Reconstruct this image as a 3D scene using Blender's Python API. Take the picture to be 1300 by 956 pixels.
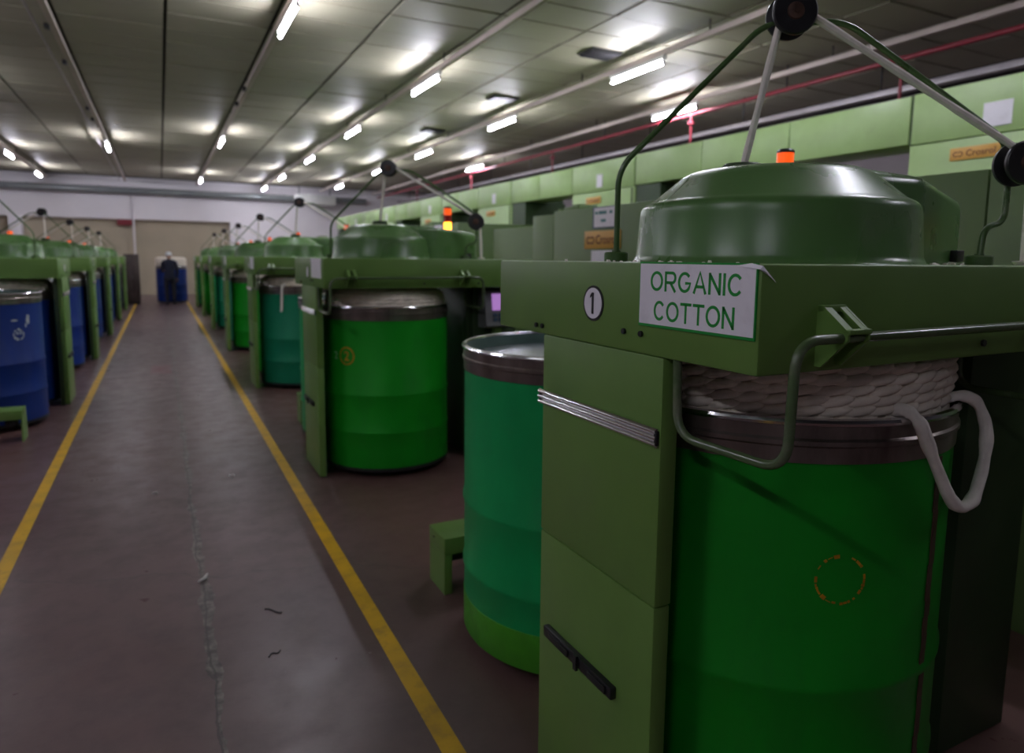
import bpy, bmesh, math, random
from mathutils import Vector, Matrix, noise

# ------------------------------------------------------------------ scene, camera, world, exposure
scene = bpy.context.scene
for o in list(bpy.data.objects):
    bpy.data.objects.remove(o, do_unlink=True)
COL = scene.collection
random.seed(11)

CAM_H = 1.62
FPX = 867.0                       # focal length in pixels of a 1300 px wide frame
PP = (650.0, 433.0)               # principal point
VPA = (203.0, 324.5)              # vanishing point of the aisle
ROLL = 0.010


def make_camera():
    yv = Vector((VPA[0] - PP[0], VPA[1] - PP[1], FPX)).normalized()
    up = yv.cross(Vector((1, ROLL, 0))).normalized()
    if up.y > 0:
        up = -up
    xv = yv.cross(up).normalized()
    if xv.x < 0:
        xv = -xv
    rot = Matrix((xv, yv, up))                    # world = rot @ cam(x right, y down, z forward)
    right = rot @ Vector((1, 0, 0))
    upw = rot @ Vector((0, -1, 0))
    back = rot @ Vector((0, 0, -1))
    m = Matrix((right, upw, back)).transposed().to_4x4()
    m.translation = Vector((0, 0, CAM_H))
    cd = bpy.data.cameras.new('camera')
    cd.sensor_fit = 'HORIZONTAL'
    cd.sensor_width = 36.0
    cd.lens = FPX / 1300 * 36.0
    cd.shift_x = 0.0
    cd.shift_y = -(478.0 - PP[1]) / 1300.0
    cd.clip_start = 0.05
    cd.clip_end = 200
    cd.dof.use_dof = True
    cd.dof.focus_distance = 1.45
    cd.dof.aperture_fstop = 3.0
    co = bpy.data.objects.new('camera', cd)
    COL.objects.link(co)
    co.matrix_world = m
    scene.camera = co


make_camera()

wd = bpy.data.worlds.new('world')
scene.world = wd
wd.use_nodes = True
wd.node_tree.nodes['Background'].inputs[0].default_value = (0.5, 0.52, 0.55, 1)
wd.node_tree.nodes['Background'].inputs[1].default_value = 0.02

vs = scene.view_settings
scene.display_settings.display_device = 'sRGB'
vs.view_transform = 'Standard'
vs.look = 'None'
vs.gamma = 1.0
vs.use_curve_mapping = False
vs.exposure = 0.3
LAMP = 150.0                       # radiance of the fluorescent tubes

# ------------------------------------------------------------------ materials


def nodes_of(name):
    m = bpy.data.materials.new(name)
    m.use_nodes = True
    nt = m.node_tree
    return m, nt, nt.nodes['Principled BSDF']


def mat(name, col, rough=0.5, metal=0.0, var=0.12, scale=6.0, bump=0.0, bscale=60.0, dirt=None, dirt_amt=0.3,
        dscale=3.0, spec=0.5, stretch=(1, 1, 1), coat=0.0):
    """Painted, plastic, metal or cloth surface: colour with two noises, worn dirt patches and fine relief."""
    m, nt, b = nodes_of(name)
    N, L = nt.nodes, nt.links
    tc = N.new('ShaderNodeTexCoord')
    mp = N.new('ShaderNodeMapping')
    mp.inputs['Scale'].default_value = stretch
    L.new(tc.outputs['Object'], mp.inputs['Vector'])
    n1 = N.new('ShaderNodeTexNoise')
    n1.inputs['Scale'].default_value = scale
    n1.inputs['Detail'].default_value = 6
    L.new(mp.outputs[0], n1.inputs['Vector'])
    r1 = N.new('ShaderNodeValToRGB')
    r1.color_ramp.elements[0].position = 0.3
    r1.color_ramp.elements[1].position = 0.7
    r1.color_ramp.elements[0].color = (*[c * (1 - var) for c in col], 1)
    r1.color_ramp.elements[1].color = (*[min(1, c * (1 + var)) for c in col], 1)
    L.new(n1.outputs['Fac'], r1.inputs[0])
    out = r1.outputs[0]
    if dirt:
        n2 = N.new('ShaderNodeTexNoise')
        n2.inputs['Scale'].default_value = dscale
        n2.inputs['Detail'].default_value = 8
        n2.inputs['Roughness'].default_value = 0.65
        L.new(mp.outputs[0], n2.inputs['Vector'])
        r2 = N.new('ShaderNodeValToRGB')
        r2.color_ramp.elements[0].position = 0.52
        r2.color_ramp.elements[1].position = 0.75
        r2.color_ramp.elements[0].color = (0, 0, 0, 1)
        r2.color_ramp.elements[1].color = (dirt_amt, dirt_amt, dirt_amt, 1)
        L.new(n2.outputs['Fac'], r2.inputs[0])
        mx = N.new('ShaderNodeMix')
        mx.data_type = 'RGBA'
        L.new(r2.outputs[0], mx.inputs[0])
        L.new(out, mx.inputs[6])
        mx.inputs[7].default_value = (*dirt, 1)
        out = mx.outputs[2]
    L.new(out, b.inputs['Base Color'])
    rr = N.new('ShaderNodeMapRange')
    rr.inputs['To Min'].default_value = max(0.02, rough - 0.08)
    rr.inputs['To Max'].default_value = min(1, rough + 0.1)
    L.new(n1.outputs['Fac'], rr.inputs['Value'])
    L.new(rr.outputs[0], b.inputs['Roughness'])
    b.inputs['Metallic'].default_value = metal
    b.inputs['Specular IOR Level'].default_value = spec
    b.inputs['Coat Weight'].default_value = coat
    if bump > 0:
        n3 = N.new('ShaderNodeTexNoise')
        n3.inputs['Scale'].default_value = bscale
        n3.inputs['Detail'].default_value = 4
        L.new(mp.outputs[0], n3.inputs['Vector'])
        bp = N.new('ShaderNodeBump')
        bp.inputs['Strength'].default_value = bump
        bp.inputs['Distance'].default_value = 0.004
        L.new(n3.outputs['Fac'], bp.inputs['Height'])
        L.new(bp.outputs[0], b.inputs['Normal'])
    return m


def emit(name, col, strength, base=(0.8, 0.8, 0.8)):
    m, nt, b = nodes_of(name)
    b.inputs['Base Color'].default_value = (*base, 1)
    b.inputs['Emission Color'].default_value = (*col, 1)
    b.inputs['Emission Strength'].default_value = strength
    b.inputs['Roughness'].default_value = 0.3
    return m


M = {}
M['machine'] = mat('machine_green_paint', (0.128, 0.245, 0.052), 0.42, var=0.08, dirt=(0.10, 0.12, 0.06), dirt_amt=0.35, bump=0.04, bscale=180)
M['hood'] = mat('moulded_green_plastic', (0.085, 0.19, 0.055), 0.27, var=0.08, dirt=(0.22, 0.25, 0.19), dirt_amt=0.4, dscale=5, stretch=(1, 1, .6), bump=0.05, bscale=120)
M['chute'] = mat('chute_lit_green', (0.35, 0.51, 0.20), 0.36, var=0.07, dirt=(0.20, 0.24, 0.12), dirt_amt=0.35)  # same green paint as the machines, the light on the chutes coloured in
M['card'] = mat('carding_green_paint', (0.115, 0.20, 0.058), 0.42, var=0.07, dirt=(0.1, 0.12, 0.07), dirt_amt=0.3)
M['dark_green'] = mat('dark_and_shaded_green', (0.03, 0.06, 0.022), 0.5)  # dark small parts and gaps; on the cabinets, shade put into the colour
M['tube_green'] = mat('tube_green_paint', (0.06, 0.125, 0.035), 0.30, var=0.1, dirt=(0.16, 0.17, 0.12), dirt_amt=0.5, dscale=14)
M['rail_green'] = mat('guard_rail_worn_paint', (0.075, 0.12, 0.05), 0.2, var=0.12, dirt=(0.2, 0.19, 0.16), dirt_amt=0.6, dscale=12)
CAN = {
    'deep': mat('can_deep_green', (0.004, 0.24, 0.012), 0.42, var=0.16, scale=3, dirt=(0.01, 0.09, 0.015), dirt_amt=0.6, dscale=2.2, bump=0.06, bscale=9, stretch=(1, 1, .5), spec=0.28),
    'green': mat('can_bright_green', (0.005, 0.29, 0.012), 0.42, var=0.14, scale=3, dirt=(0.01, 0.13, 0.02), dirt_amt=0.5, dscale=2.2, bump=0.06, bscale=9, stretch=(1, 1, .5), spec=0.28),
    'teal': mat('can_teal_green', (0.006, 0.22, 0.11), 0.42, var=0.14, scale=3, dirt=(0.02, 0.12, 0.07), dirt_amt=0.5, dscale=2.2, bump=0.06, bscale=9, stretch=(1, 1, .5), spec=0.28),
    'sea': mat('can_sea_green', (0.006, 0.32, 0.088), 0.40, var=0.16, scale=3, dirt=(0.03, 0.16, 0.07), dirt_amt=0.6, dscale=2.6, bump=0.06, bscale=9, stretch=(1, 1, .5), spec=0.28),
    'blue': mat('can_blue', (0.004, 0.026, 0.18), 0.42, var=0.14, scale=3, dirt=(0.03, 0.05, 0.14), dirt_amt=0.5, dscale=2.4, bump=0.06, bscale=9, stretch=(1, 1, .5), spec=0.28),
}
M['lime'] = mat('lime_base_band', (0.06, 0.33, 0.015), 0.45, var=0.2, dirt=(0.03, 0.05, 0.02), dirt_amt=0.7, dscale=6)
M['band'] = mat('worn_steel_band', (0.26, 0.22, 0.20), 0.32, metal=0.85, var=0.25, scale=14, dirt=(0.07, 0.035, 0.03), dirt_amt=0.6, dscale=9, stretch=(1, 1, .3))
M['roll'] = mat('polished_rim_steel', (0.62, 0.63, 0.66), 0.16, metal=1.0, var=0.08)
M['chrome'] = mat('chrome_strip', (0.78, 0.78, 0.80), 0.14, metal=1.0, var=0.05)
M['plate'] = mat('can_piston_plate', (0.50, 0.53, 0.57), 0.22, metal=0.85, var=0.08)
M['inner'] = mat('can_inside', (0.10, 0.16, 0.14), 0.4, metal=0.4)
M['rust'] = mat('rusty_seam', (0.085, 0.045, 0.03), 0.55, metal=0.3, var=0.35, scale=22)
M['black'] = mat('black_rubber', (0.012, 0.012, 0.014), 0.38, var=0.25, scale=30)
M['dark'] = mat('dark_metal', (0.03, 0.03, 0.033), 0.4, metal=0.5, var=0.2)
M['hub'] = mat('rusty_hub', (0.10, 0.055, 0.04), 0.5, metal=0.5, var=0.3, scale=40)
M['cotton'] = mat('cotton_rope', (0.84, 0.76, 0.66), 0.95, var=0.10, scale=18, bump=0.35, bscale=140, spec=0.1, dirt=(0.6, 0.5, 0.4), dirt_amt=0.35, dscale=7)
M['sliver'] = mat('cotton_strand', (0.90, 0.85, 0.78), 0.95, var=0.08, scale=30, bump=0.25, bscale=200, spec=0.1)
M['white'] = mat('white_sign_plate', (0.88, 0.85, 0.92), 0.35, var=0.03, dirt=(0.55, 0.53, 0.55), dirt_amt=0.35, dscale=14)
M['sign_green'] = mat('sign_green_print', (0.005, 0.30, 0.035), 0.4, var=0.05)
M['ink'] = mat('black_print', (0.012, 0.012, 0.014), 0.45)
M['orange_plate'] = mat('orange_name_plate', (0.66, 0.36, 0.075), 0.4, var=0.06)
M['brown_ink'] = mat('brown_print', (0.17, 0.035, 0.012), 0.45)
M['teal_ink'] = mat('teal_print', (0.08, 0.24, 0.26), 0.5)
M['navy'] = mat('navy_frame', (0.02, 0.06, 0.13), 0.4)
M['yellow_mark'] = mat('ochre_stencil_paint', (0.50, 0.22, 0.005), 0.5, var=0.3, scale=40)
M['white_mark'] = mat('faded_white_paint', (0.45, 0.48, 0.48), 0.6, var=0.3, scale=30)
M['yellow'] = mat('yellow_floor_paint', (0.62, 0.36, 0.012), 0.5, var=0.15, scale=8, dirt=(0.25, 0.16, 0.05), dirt_amt=0.7, dscale=10)
M['ceil'] = mat('ceiling_panel_face', (0.33, 0.31, 0.225), 0.55, var=0.08, scale=1.3, dirt=(0.27, 0.245, 0.18), dirt_amt=0.6, dscale=0.8)
M['grid'] = mat('ceiling_backing', (0.025, 0.023, 0.02), 0.8)
M['trunk'] = mat('cable_trunking_paint', (0.50, 0.42, 0.38), 0.4, var=0.1, scale=3)
M['batten'] = mat('lamp_batten_white', (0.72, 0.72, 0.70), 0.4, var=0.05)
M['tray'] = mat('grey_cable_tray', (0.36, 0.33, 0.34), 0.4, metal=0.3, var=0.1)
M['red_pipe'] = mat('red_pipe_paint', (0.23, 0.022, 0.036), 0.4, var=0.15)
M['duct'] = mat('galvanised_duct', (0.30, 0.33, 0.34), 0.35, metal=0.6, var=0.1, scale=2)
M['beige'] = mat('beige_wall_paint', (0.44, 0.38, 0.28), 0.75, var=0.08, scale=1.0, dirt=(0.28, 0.24, 0.18), dirt_amt=0.4, dscale=0.7)
M['wall_white'] = mat('white_wall_paint', (0.82, 0.78, 0.81), 0.7, var=0.05, scale=0.8)
M['wall_dark'] = mat('grey_wall_paint', (0.24, 0.21, 0.22), 0.8, var=0.1, scale=0.7)
M['brown_box'] = mat('dark_brown_steel', (0.05, 0.032, 0.030), 0.5, var=0.3, scale=5)
M['skin'] = mat('skin', (0.32, 0.17, 0.11), 0.5, var=0.05)
M['navy_cloth'] = mat('navy_work_clothes', (0.008, 0.010, 0.028), 0.85, var=0.15)
M['trouser'] = mat('dark_trousers', (0.012, 0.012, 0.020), 0.85, var=0.15)
M['cap'] = mat('white_cap', (0.75, 0.77, 0.80), 0.8, var=0.05)
M['hair'] = mat('black_hair', (0.01, 0.008, 0.007), 0.6)
M['grey_plastic'] = mat('grey_console_plastic', (0.16, 0.16, 0.17), 0.4, var=0.06)
M['beige_body'] = mat('beige_cabinet', (0.45, 0.40, 0.30), 0.5, var=0.08)
M['lint'] = mat('white_lint', (0.7, 0.68, 0.66), 0.95, var=0.1, spec=0.1)
M['tube_light'] = emit('fluorescent_tube', (0.955, 0.95, 1.09), LAMP)
M['lamp_amber'] = emit('amber_lens_lit', (1.0, 0.30, 0.02), 6.0, (0.9, 0.4, 0.05))
M['lamp_red'] = mat('red_lens', (0.42, 0.015, 0.01), 0.25, var=0.05)
M['lamp_orange'] = emit('orange_lens', (1.0, 0.10, 0.01), 0.75, (0.85, 0.14, 0.02))
M['screen'] = emit('purple_screen', (0.46, 0.22, 0.62), 0.6, (0.1, 0.06, 0.12))


def floor_material():
    m, nt, b = nodes_of('painted_concrete_floor')
    N, L = nt.nodes, nt.links
    tc = N.new('ShaderNodeTexCoord')
    sp = N.new('ShaderNodeSeparateXYZ')
    L.new(tc.outputs['Object'], sp.inputs[0])

    def noise_n(scale, detail=6, rough=0.6):
        n = N.new('ShaderNodeTexNoise')
        n.inputs['Scale'].default_value = scale
        n.inputs['Detail'].default_value = detail
        n.inputs['Roughness'].default_value = rough
        L.new(tc.outputs['Object'], n.inputs['Vector'])
        return n

    def math_n(op, a, bb=None, c=None):
        n = N.new('ShaderNodeMath')
        n.operation = op
        for i, v in enumerate((a, bb, c)):
            if v is None:
                continue
            if isinstance(v, (int, float)):
                n.inputs[i].default_value = v
            else:
                L.new(v, n.inputs[i])
        return n.outputs[0]

    def mix(fac, a, bb):
        n = N.new('ShaderNodeMix')
        n.data_type = 'RGBA'
        if isinstance(fac, (int, float)):
            n.inputs[0].default_value = fac
        else:
            L.new(fac, n.inputs[0])
        for i, v in ((6, a), (7, bb)):
            if isinstance(v, tuple):
                n.inputs[i].default_value = (*v, 1)
            else:
                L.new(v, n.inputs[i])
        return n.outputs[2]

    def ramp(v, p0, p1, c0=0.0, c1=1.0):
        n = N.new('ShaderNodeMapRange')
        n.clamp = True
        n.inputs['From Min'].default_value = p0
        n.inputs['From Max'].default_value = p1
        n.inputs['To Min'].default_value = c0
        n.inputs['To Max'].default_value = c1
        L.new(v, n.inputs['Value'])
        return n.outputs[0]
    big = noise_n(0.7, 5)
    med = noise_n(5, 8, 0.7)
    fine = noise_n(55, 4)
    col = mix(ramp(big.outputs['Fac'], 0.35, 0.65), (0.126, 0.075, 0.074), (0.155, 0.100, 0.100))
    col = mix(ramp(med.outputs['Fac'], 0.45, 0.75, 0, 0.55), col, (0.080, 0.053, 0.052))
    # outside the yellow lines the paint is redder and less worn
    ax = math_n('ABSOLUTE', sp.outputs[0])
    col = mix(ramp(ax, 0.86, 1.2, 0, 0.7), col, (0.125, 0.060, 0.050))
    # filled joint running along the aisle
    wob = noise_n(1.6, 5, 0.7)
    jx = math_n('ADD', sp.outputs[0], math_n('MULTIPLY', math_n('SUBTRACT', wob.outputs['Fac'], 0.5), 0.10))
    jd = math_n('ABSOLUTE', math_n('SUBTRACT', jx, 0.118))
    pat = noise_n(2.3, 4, 0.6)
    width = ramp(pat.outputs['Fac'], 0.42, 0.66, 0.005, 0.036)
    jm = math_n('LESS_THAN', jd, width)
    jc = mix(ramp(noise_n(16, 5).outputs['Fac'], 0.4, 0.62), (0.06, 0.048, 0.045), (0.22, 0.20, 0.175))
    col = mix(math_n('MULTIPLY', jm, 0.8), col, jc)
    edge = math_n('LESS_THAN', math_n('ABSOLUTE', math_n('SUBTRACT', jx, 0.11)), 0.004)
    col = mix(math_n('MULTIPLY', edge, 0.7), col, (0.05, 0.04, 0.038))
    # hairline cross cracks
    cw = noise_n(1.1, 5, 0.6)
    for yc, sl in ((3.7, 0.35), (5.05, -0.2), (7.6, 0.1)):
        yy = math_n('ADD', sp.outputs[1], math_n('MULTIPLY', sp.outputs[0], sl))
        yy = math_n('ADD', yy, math_n('MULTIPLY', math_n('SUBTRACT', cw.outputs['Fac'], 0.5), 0.5))
        cm = math_n('LESS_THAN', math_n('ABSOLUTE', math_n('SUBTRACT', yy, yc)), 0.006)
        col = mix(math_n('MULTIPLY', cm, 0.45), col, (0.06, 0.045, 0.043))
    # red paint patch in the aisle
    px = math_n('LESS_THAN', math_n('ABSOLUTE', math_n('SUBTRACT', sp.outputs[0], -0.06)), 0.13)
    py = math_n('LESS_THAN', math_n('ABSOLUTE', math_n('SUBTRACT', sp.outputs[1], 10.9)), 0.42)
    pm = math_n('MULTIPLY', math_n('MULTIPLY', px, py), ramp(med.outputs['Fac'], 0.35, 0.6, 0.2, 0.8))
    col = mix(pm, col, (0.22, 0.06, 0.07))
    # specks of white lint dust
    vo = N.new('ShaderNodeTexVoronoi')
    vo.inputs['Scale'].default_value = 9
    L.new(tc.outputs['Object'], vo.inputs['Vector'])
    spk = math_n('LESS_THAN', vo.outputs['Distance'], 0.055)
    spk = math_n('MULTIPLY', spk, ramp(noise_n(3.1).outputs['Fac'], 0.55, 0.65))
    col = mix(math_n('MULTIPLY', spk, 0.6), col, (0.40, 0.36, 0.35))
    L.new(col, b.inputs['Base Color'])
    L.new(ramp(med.outputs['Fac'], 0.3, 0.7, 0.26, 0.46), b.inputs['Roughness'])
    bp = N.new('ShaderNodeBump')
    bp.inputs['Strength'].default_value = 0.12
    bp.inputs['Distance'].default_value = 0.004
    L.new(math_n('ADD', fine.outputs['Fac'], math_n('MULTIPLY', jm, -0.6)), bp.inputs['Height'])
    L.new(bp.outputs[0], b.inputs['Normal'])
    return m


M['floor'] = floor_material()

# ------------------------------------------------------------------ mesh helpers


class MB:
    """Collects shapes; build() links them as ONE mesh object."""

    def __init__(self):
        self.v, self.f = [], []

    def add(self, verts, faces):
        n = len(self.v)
        self.v += [tuple(p) for p in verts]
        self.f += [tuple(i + n for i in fc) for fc in faces]
        return self

    def box(self, x0, x1, y0, y1, z0, z1, bev=0.0, seg=2):
        if bev <= 0:
            vs_ = [(x, y, z) for x in (x0, x1) for y in (y0, y1) for z in (z0, z1)]
            fs = [(0, 1, 3, 2), (4, 6, 7, 5), (0, 4, 5, 1), (2, 3, 7, 6), (0, 2, 6, 4), (1, 5, 7, 3)]
            return self.add(vs_, fs)
        bm = bmesh.new()
        bmesh.ops.create_cube(bm, size=1)
        for v in bm.verts:
            v.co = Vector(((x0 + x1) / 2 + v.co.x * (x1 - x0), (y0 + y1) / 2 + v.co.y * (y1 - y0), (z0 + z1) / 2 + v.co.z * (z1 - z0)))
        bmesh.ops.bevel(bm, geom=list(bm.edges), offset=bev, segments=seg, affect='EDGES', profile=0.5)
        return self.bm(bm)

    def bm(self, bm):
        bm.verts.index_update()
        vs_ = [v.co.copy() for v in bm.verts]
        fs = [[v.index for v in f.verts] for f in bm.faces]
        bm.free()
        return self.add(vs_, fs)

    def lathe(self, prof, seg=48, c=(0, 0), axis=None, origin=None, cap0=False, cap1=False):
        """prof: list of (r, h). About z at c, or about axis through origin."""
        if axis is None:
            e1, e2, e3, og = Vector((1, 0, 0)), Vector((0, 1, 0)), Vector((0, 0, 1)), Vector((c[0], c[1], 0))
        else:
            e3 = Vector(axis).normalized()
            e1 = e3.orthogonal().normalized()
            e2 = e3.cross(e1)
            og = Vector(origin)
        vs_, fs = [], []
        for r, h in prof:
            for k in range(seg):
                a = 2 * math.pi * k / seg
                vs_.append(og + e1 * (r * math.cos(a)) + e2 * (r * math.sin(a)) + e3 * h)
        for i in range(len(prof) - 1):
            for k in range(seg):
                k2 = (k + 1) % seg
                fs.append((i * seg + k, i * seg + k2, (i + 1) * seg + k2, (i + 1) * seg + k))
        if cap0:
            fs.append(tuple(range(seg - 1, -1, -1)))
        if cap1:
            fs.append(tuple((len(prof) - 1) * seg + k for k in range(seg)))
        return self.add(vs_, fs)

    def tube(self, pts, r, seg=10, fillet=0.0, fseg=6, closed=False, flat=1.0, caps=True):
        pts = [Vector(p) for p in pts]
        if fillet > 0:
            q = [pts[0]]
            for i in range(1, len(pts) - 1):
                a, b_, c_ = pts[i - 1], pts[i], pts[i + 1]
                la, lc = (a - b_).length, (c_ - b_).length
                d = min(fillet, la * 0.48, lc * 0.48)
                p0 = b_ + (a - b_).normalized() * d
                p2 = b_ + (c_ - b_).normalized() * d
                for t in range(fseg + 1):
                    s = t / fseg
                    q.append(p0 * (1 - s) ** 2 + b_ * 2 * s * (1 - s) + p2 * s * s)
            q.append(pts[-1])
            pts = q
        n = len(pts)
        vs_, fs = [], []
        prev = None
        for i, p in enumerate(pts):
            if closed:
                t = (pts[(i + 1) % n] - pts[i - 1]).normalized()
            else:
                t = (pts[min(i + 1, n - 1)] - pts[max(i - 1, 0)])
                t = t.normalized() if t.length > 1e-9 else Vector((0, 0, 1))
            if prev is None:
                u = t.orthogonal().normalized()
            else:
                u = (prev - t * prev.dot(t))
                u = u.normalized() if u.length > 1e-6 else t.orthogonal().normalized()
            prev = u
            w = t.cross(u)
            rr = r(i / max(1, n - 1)) if callable(r) else r
            for k in range(seg):
                a = 2 * math.pi * k / seg
                vs_.append(p + u * (rr * math.cos(a)) + w * (rr * flat * math.sin(a)))
        m = n if closed else n - 1
        for i in range(m):
            j = (i + 1) % n
            for k in range(seg):
                k2 = (k + 1) % seg
                fs.append((i * seg + k, i * seg + k2, j * seg + k2, j * seg + k))
        if caps and not closed:
            fs.append(tuple(range(seg - 1, -1, -1)))
            fs.append(tuple((n - 1) * seg + k for k in range(seg)))
        return self.add(vs_, fs)

    def prism(self, poly, z0, z1, ztop=None, bev=0.0):
        n = len(poly)
        bm = bmesh.new()
        lo = [bm.verts.new((x, y, z0)) for x, y in poly]
        hi = [bm.verts.new((x, y, z1 if ztop is None else ztop[i])) for i, (x, y) in enumerate(poly)]
        bm.faces.new(lo[::-1])
        tf = bm.faces.new(hi)
        for i in range(n):
            j = (i + 1) % n
            bm.faces.new((lo[i], lo[j], hi[j], hi[i]))
        if bev > 0:
            ed = [e for e in bm.edges if not (e.verts[0] in lo and e.verts[1] in lo)]
            bmesh.ops.bevel(bm, geom=ed, offset=bev, segments=4, affect='EDGES', profile=0.5)
        return self.bm(bm)

    def xform(self, m):
        self.v = [tuple(m @ Vector(p)) for p in self.v]
        return self

    def build(self, name, material, parent=None, angle=35, smooth=True):
        me = bpy.data.meshes.new(name)
        me.from_pydata(self.v, [], self.f)
        me.materials.append(material)
        bm = bmesh.new()
        bm.from_mesh(me)
        bmesh.ops.recalc_face_normals(bm, faces=list(bm.faces))
        bm.to_mesh(me)
        bm.free()
        if smooth:
            me.polygons.foreach_set('use_smooth', [True] * len(me.polygons))
            me.set_sharp_from_angle(angle=math.radians(angle))
        me.update()
        o = bpy.data.objects.new(name, me)
        COL.objects.link(o)
        if parent is not None:
            o.parent = parent
        return o


KIDS = {}


def kids(o):
    return [c for c in COL.objects if c.parent == o]


def tag(o, label=None, cat=None, group=None, kind=None):
    if label:
        o['label'] = label
    if cat:
        o['category'] = cat
    if group:
        o['group'] = group
    if kind:
        o['kind'] = kind
    return o


def empty(name, loc, rz=0.0, label=None, cat=None, group=None):
    o = bpy.data.objects.new(name, None)
    COL.objects.link(o)
    o.empty_display_size = 0.1
    o.location = loc
    o.rotation_euler = (0, 0, rz)
    return tag(o, label, cat, group)


def copy_tree(o, parent=None, skip=()):
    c = o.copy()
    COL.objects.link(c)
    if parent is not None:
        c.parent = parent
    for ch in kids(o):
        if ch in skip:
            continue
        copy_tree(ch, c, skip)
    return c


def text_mb(txt, height, width=None, depth=0.0008, bold=0.0, target='cap'):
    """Letters of the built-in font as solid mesh, lower left corner at the origin, lying in xy."""
    cu = bpy.data.curves.new('lettering', 'FONT')
    cu.body = txt
    cu.size = 1.0
    cu.resolution_u = 4
    cu.extrude = 0.5
    cu.offset = bold
    ob = bpy.data.objects.new('lettering', cu)
    COL.objects.link(ob)
    bpy.context.view_layer.update()
    dg = bpy.context.evaluated_depsgraph_get()
    me = bpy.data.meshes.new_from_object(ob.evaluated_get(dg))
    vs_ = [v.co.copy() for v in me.vertices]
    fs = [list(p.vertices) for p in me.polygons]
    bpy.data.objects.remove(ob, do_unlink=True)
    bpy.data.meshes.remove(me)
    x0, x1 = min(v.x for v in vs_), max(v.x for v in vs_)
    y0, y1 = min(v.y for v in vs_), max(v.y for v in vs_)
    sy = height / (y1 - y0)
    sx = sy if width is None else width / (x1 - x0)
    mb = MB()
    mb.add([((v.x - x0) * sx, (v.y - y0) * sy, (v.z + 0.5) * depth) for v in vs_], fs)
    mb.w = (x1 - x0) * sx
    return mb


def face_minus_x(u, v_left, z):
    """Matrix: text x runs to -y, text y runs to +z, front looks to -x."""
    m = Matrix(((0, 0, -1, u), (-1, 0, 0, v_left), (0, 1, 0, z), (0, 0, 0, 1)))
    return m


def wrap_can(mb, phi0, z0, R):
    """Bends flat marks (x along the girth, y up, z out) on a can of radius R; phi from -y towards +x."""
    out = []
    for x, y, z in mb.v:
        a = phi0 + x / R
        out.append(((R + z) * math.sin(a), -(R + z) * math.cos(a), z0 + y))
    mb.v = out
    return mb


def ring_mb(r0, r1, depth, a0=0.0, a1=2 * math.pi, seg=40, cx=0.0, cy=0.0):
    mb = MB()
    n = seg
    vs_, fs = [], []
    for i in range(n + 1):
        a = a0 + (a1 - a0) * i / n
        for r in (r0, r1):
            for z in (0, depth):
                vs_.append((cx + r * math.cos(a), cy + r * math.sin(a), z))
    for i in range(n):
        b = i * 4
        for q in ((0, 1, 3, 2),):
            pass
        fs += [(b + 1, b + 3, b + 7, b + 5), (b, b + 4, b + 6, b + 2), (b, b + 1, b + 5, b + 4), (b + 2, b + 6, b + 7, b + 3)]
    fs += [(0, 2, 3, 1), (n * 4, n * 4 + 1, n * 4 + 3, n * 4 + 2)]
    return mb.add(vs_, fs)


def disc_mb(r, depth, seg=36, cx=0.0, cy=0.0):
    return MB().lathe([(r, 0), (r, depth)], seg, (cx, cy), cap0=True, cap1=True)


ORD = ['nearest', 'second', 'third', 'fourth', 'fifth', 'sixth', 'seventh', 'eighth']

# ------------------------------------------------------------------ the setting
X0, X1, Y0, Y1, ZC = -8.0, 12.6, -5.0, 32.0, 4.70


def struct(mb, name, m, label, parent=None, **k):
    o = mb.build(name, m, parent, **k)
    return tag(o, label, None, None, 'structure')


struct(MB().box(X0, X1, Y0, Y1, -0.12, 0), 'floor', M['floor'], 'mauve grey painted concrete floor with a patched joint along the aisle')
ceil = struct(MB().box(X0, X1, Y0, Y1 + .3, ZC + 0.02, ZC + 0.12), 'ceiling', M['grid'], 'suspended ceiling of dusty grey panels')
# ceiling panels: the ones nearest the camera one by one, the rest joined
pw, pl = 1.27, 0.66
cells = []
ix0 = -6
for ix in range(ix0, 11):
    xa = -1.07 + pw * ix
    for iy in range(0, 49):
        ya = -0.4 + pl * iy
        if ya + pl > Y1 - 0.3 or xa < X0 or xa + pw > X1:
            continue
        xm, ym = xa + pw / 2, ya + pl / 2
        # only cells that the frame can show are told apart
        vis = ym > 4.2 and -0.36 * ym - 1.5 < xm < 1.35 * ym + 1.0
        cells.append((not vis, ym + 0.15 * abs(xm), xa, ya))
cells.sort()
pm_ = None
rest = MB()
for i, (nv, d, xa, ya) in enumerate(cells):
    dz = random.uniform(-0.006, 0.004)
    if i < 300 and not nv:
        if pm_ is None:
            pm_ = MB().box(-pw / 2 + .022, pw / 2 - .022, -pl / 2 + .016, pl / 2 - .016, 0, 0.022).build('ceiling_panel', M['ceil'], ceil)
            p = pm_
        else:
            p = pm_.copy()
            COL.objects.link(p)
        p.location = (xa + pw / 2, ya + pl / 2, ZC - 0.002 + dz)
        p.rotation_euler = (random.uniform(-.006, .006), random.uniform(-.004, .004), 0)
    else:
        rest.box(xa + .022, xa + pw - .022, ya + .016, ya + pl - .016, ZC - 0.002 + dz, ZC + 0.02 + dz)
tag(rest.build('ceiling_panel', M['ceil'], ceil), kind='stuff')

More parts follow.
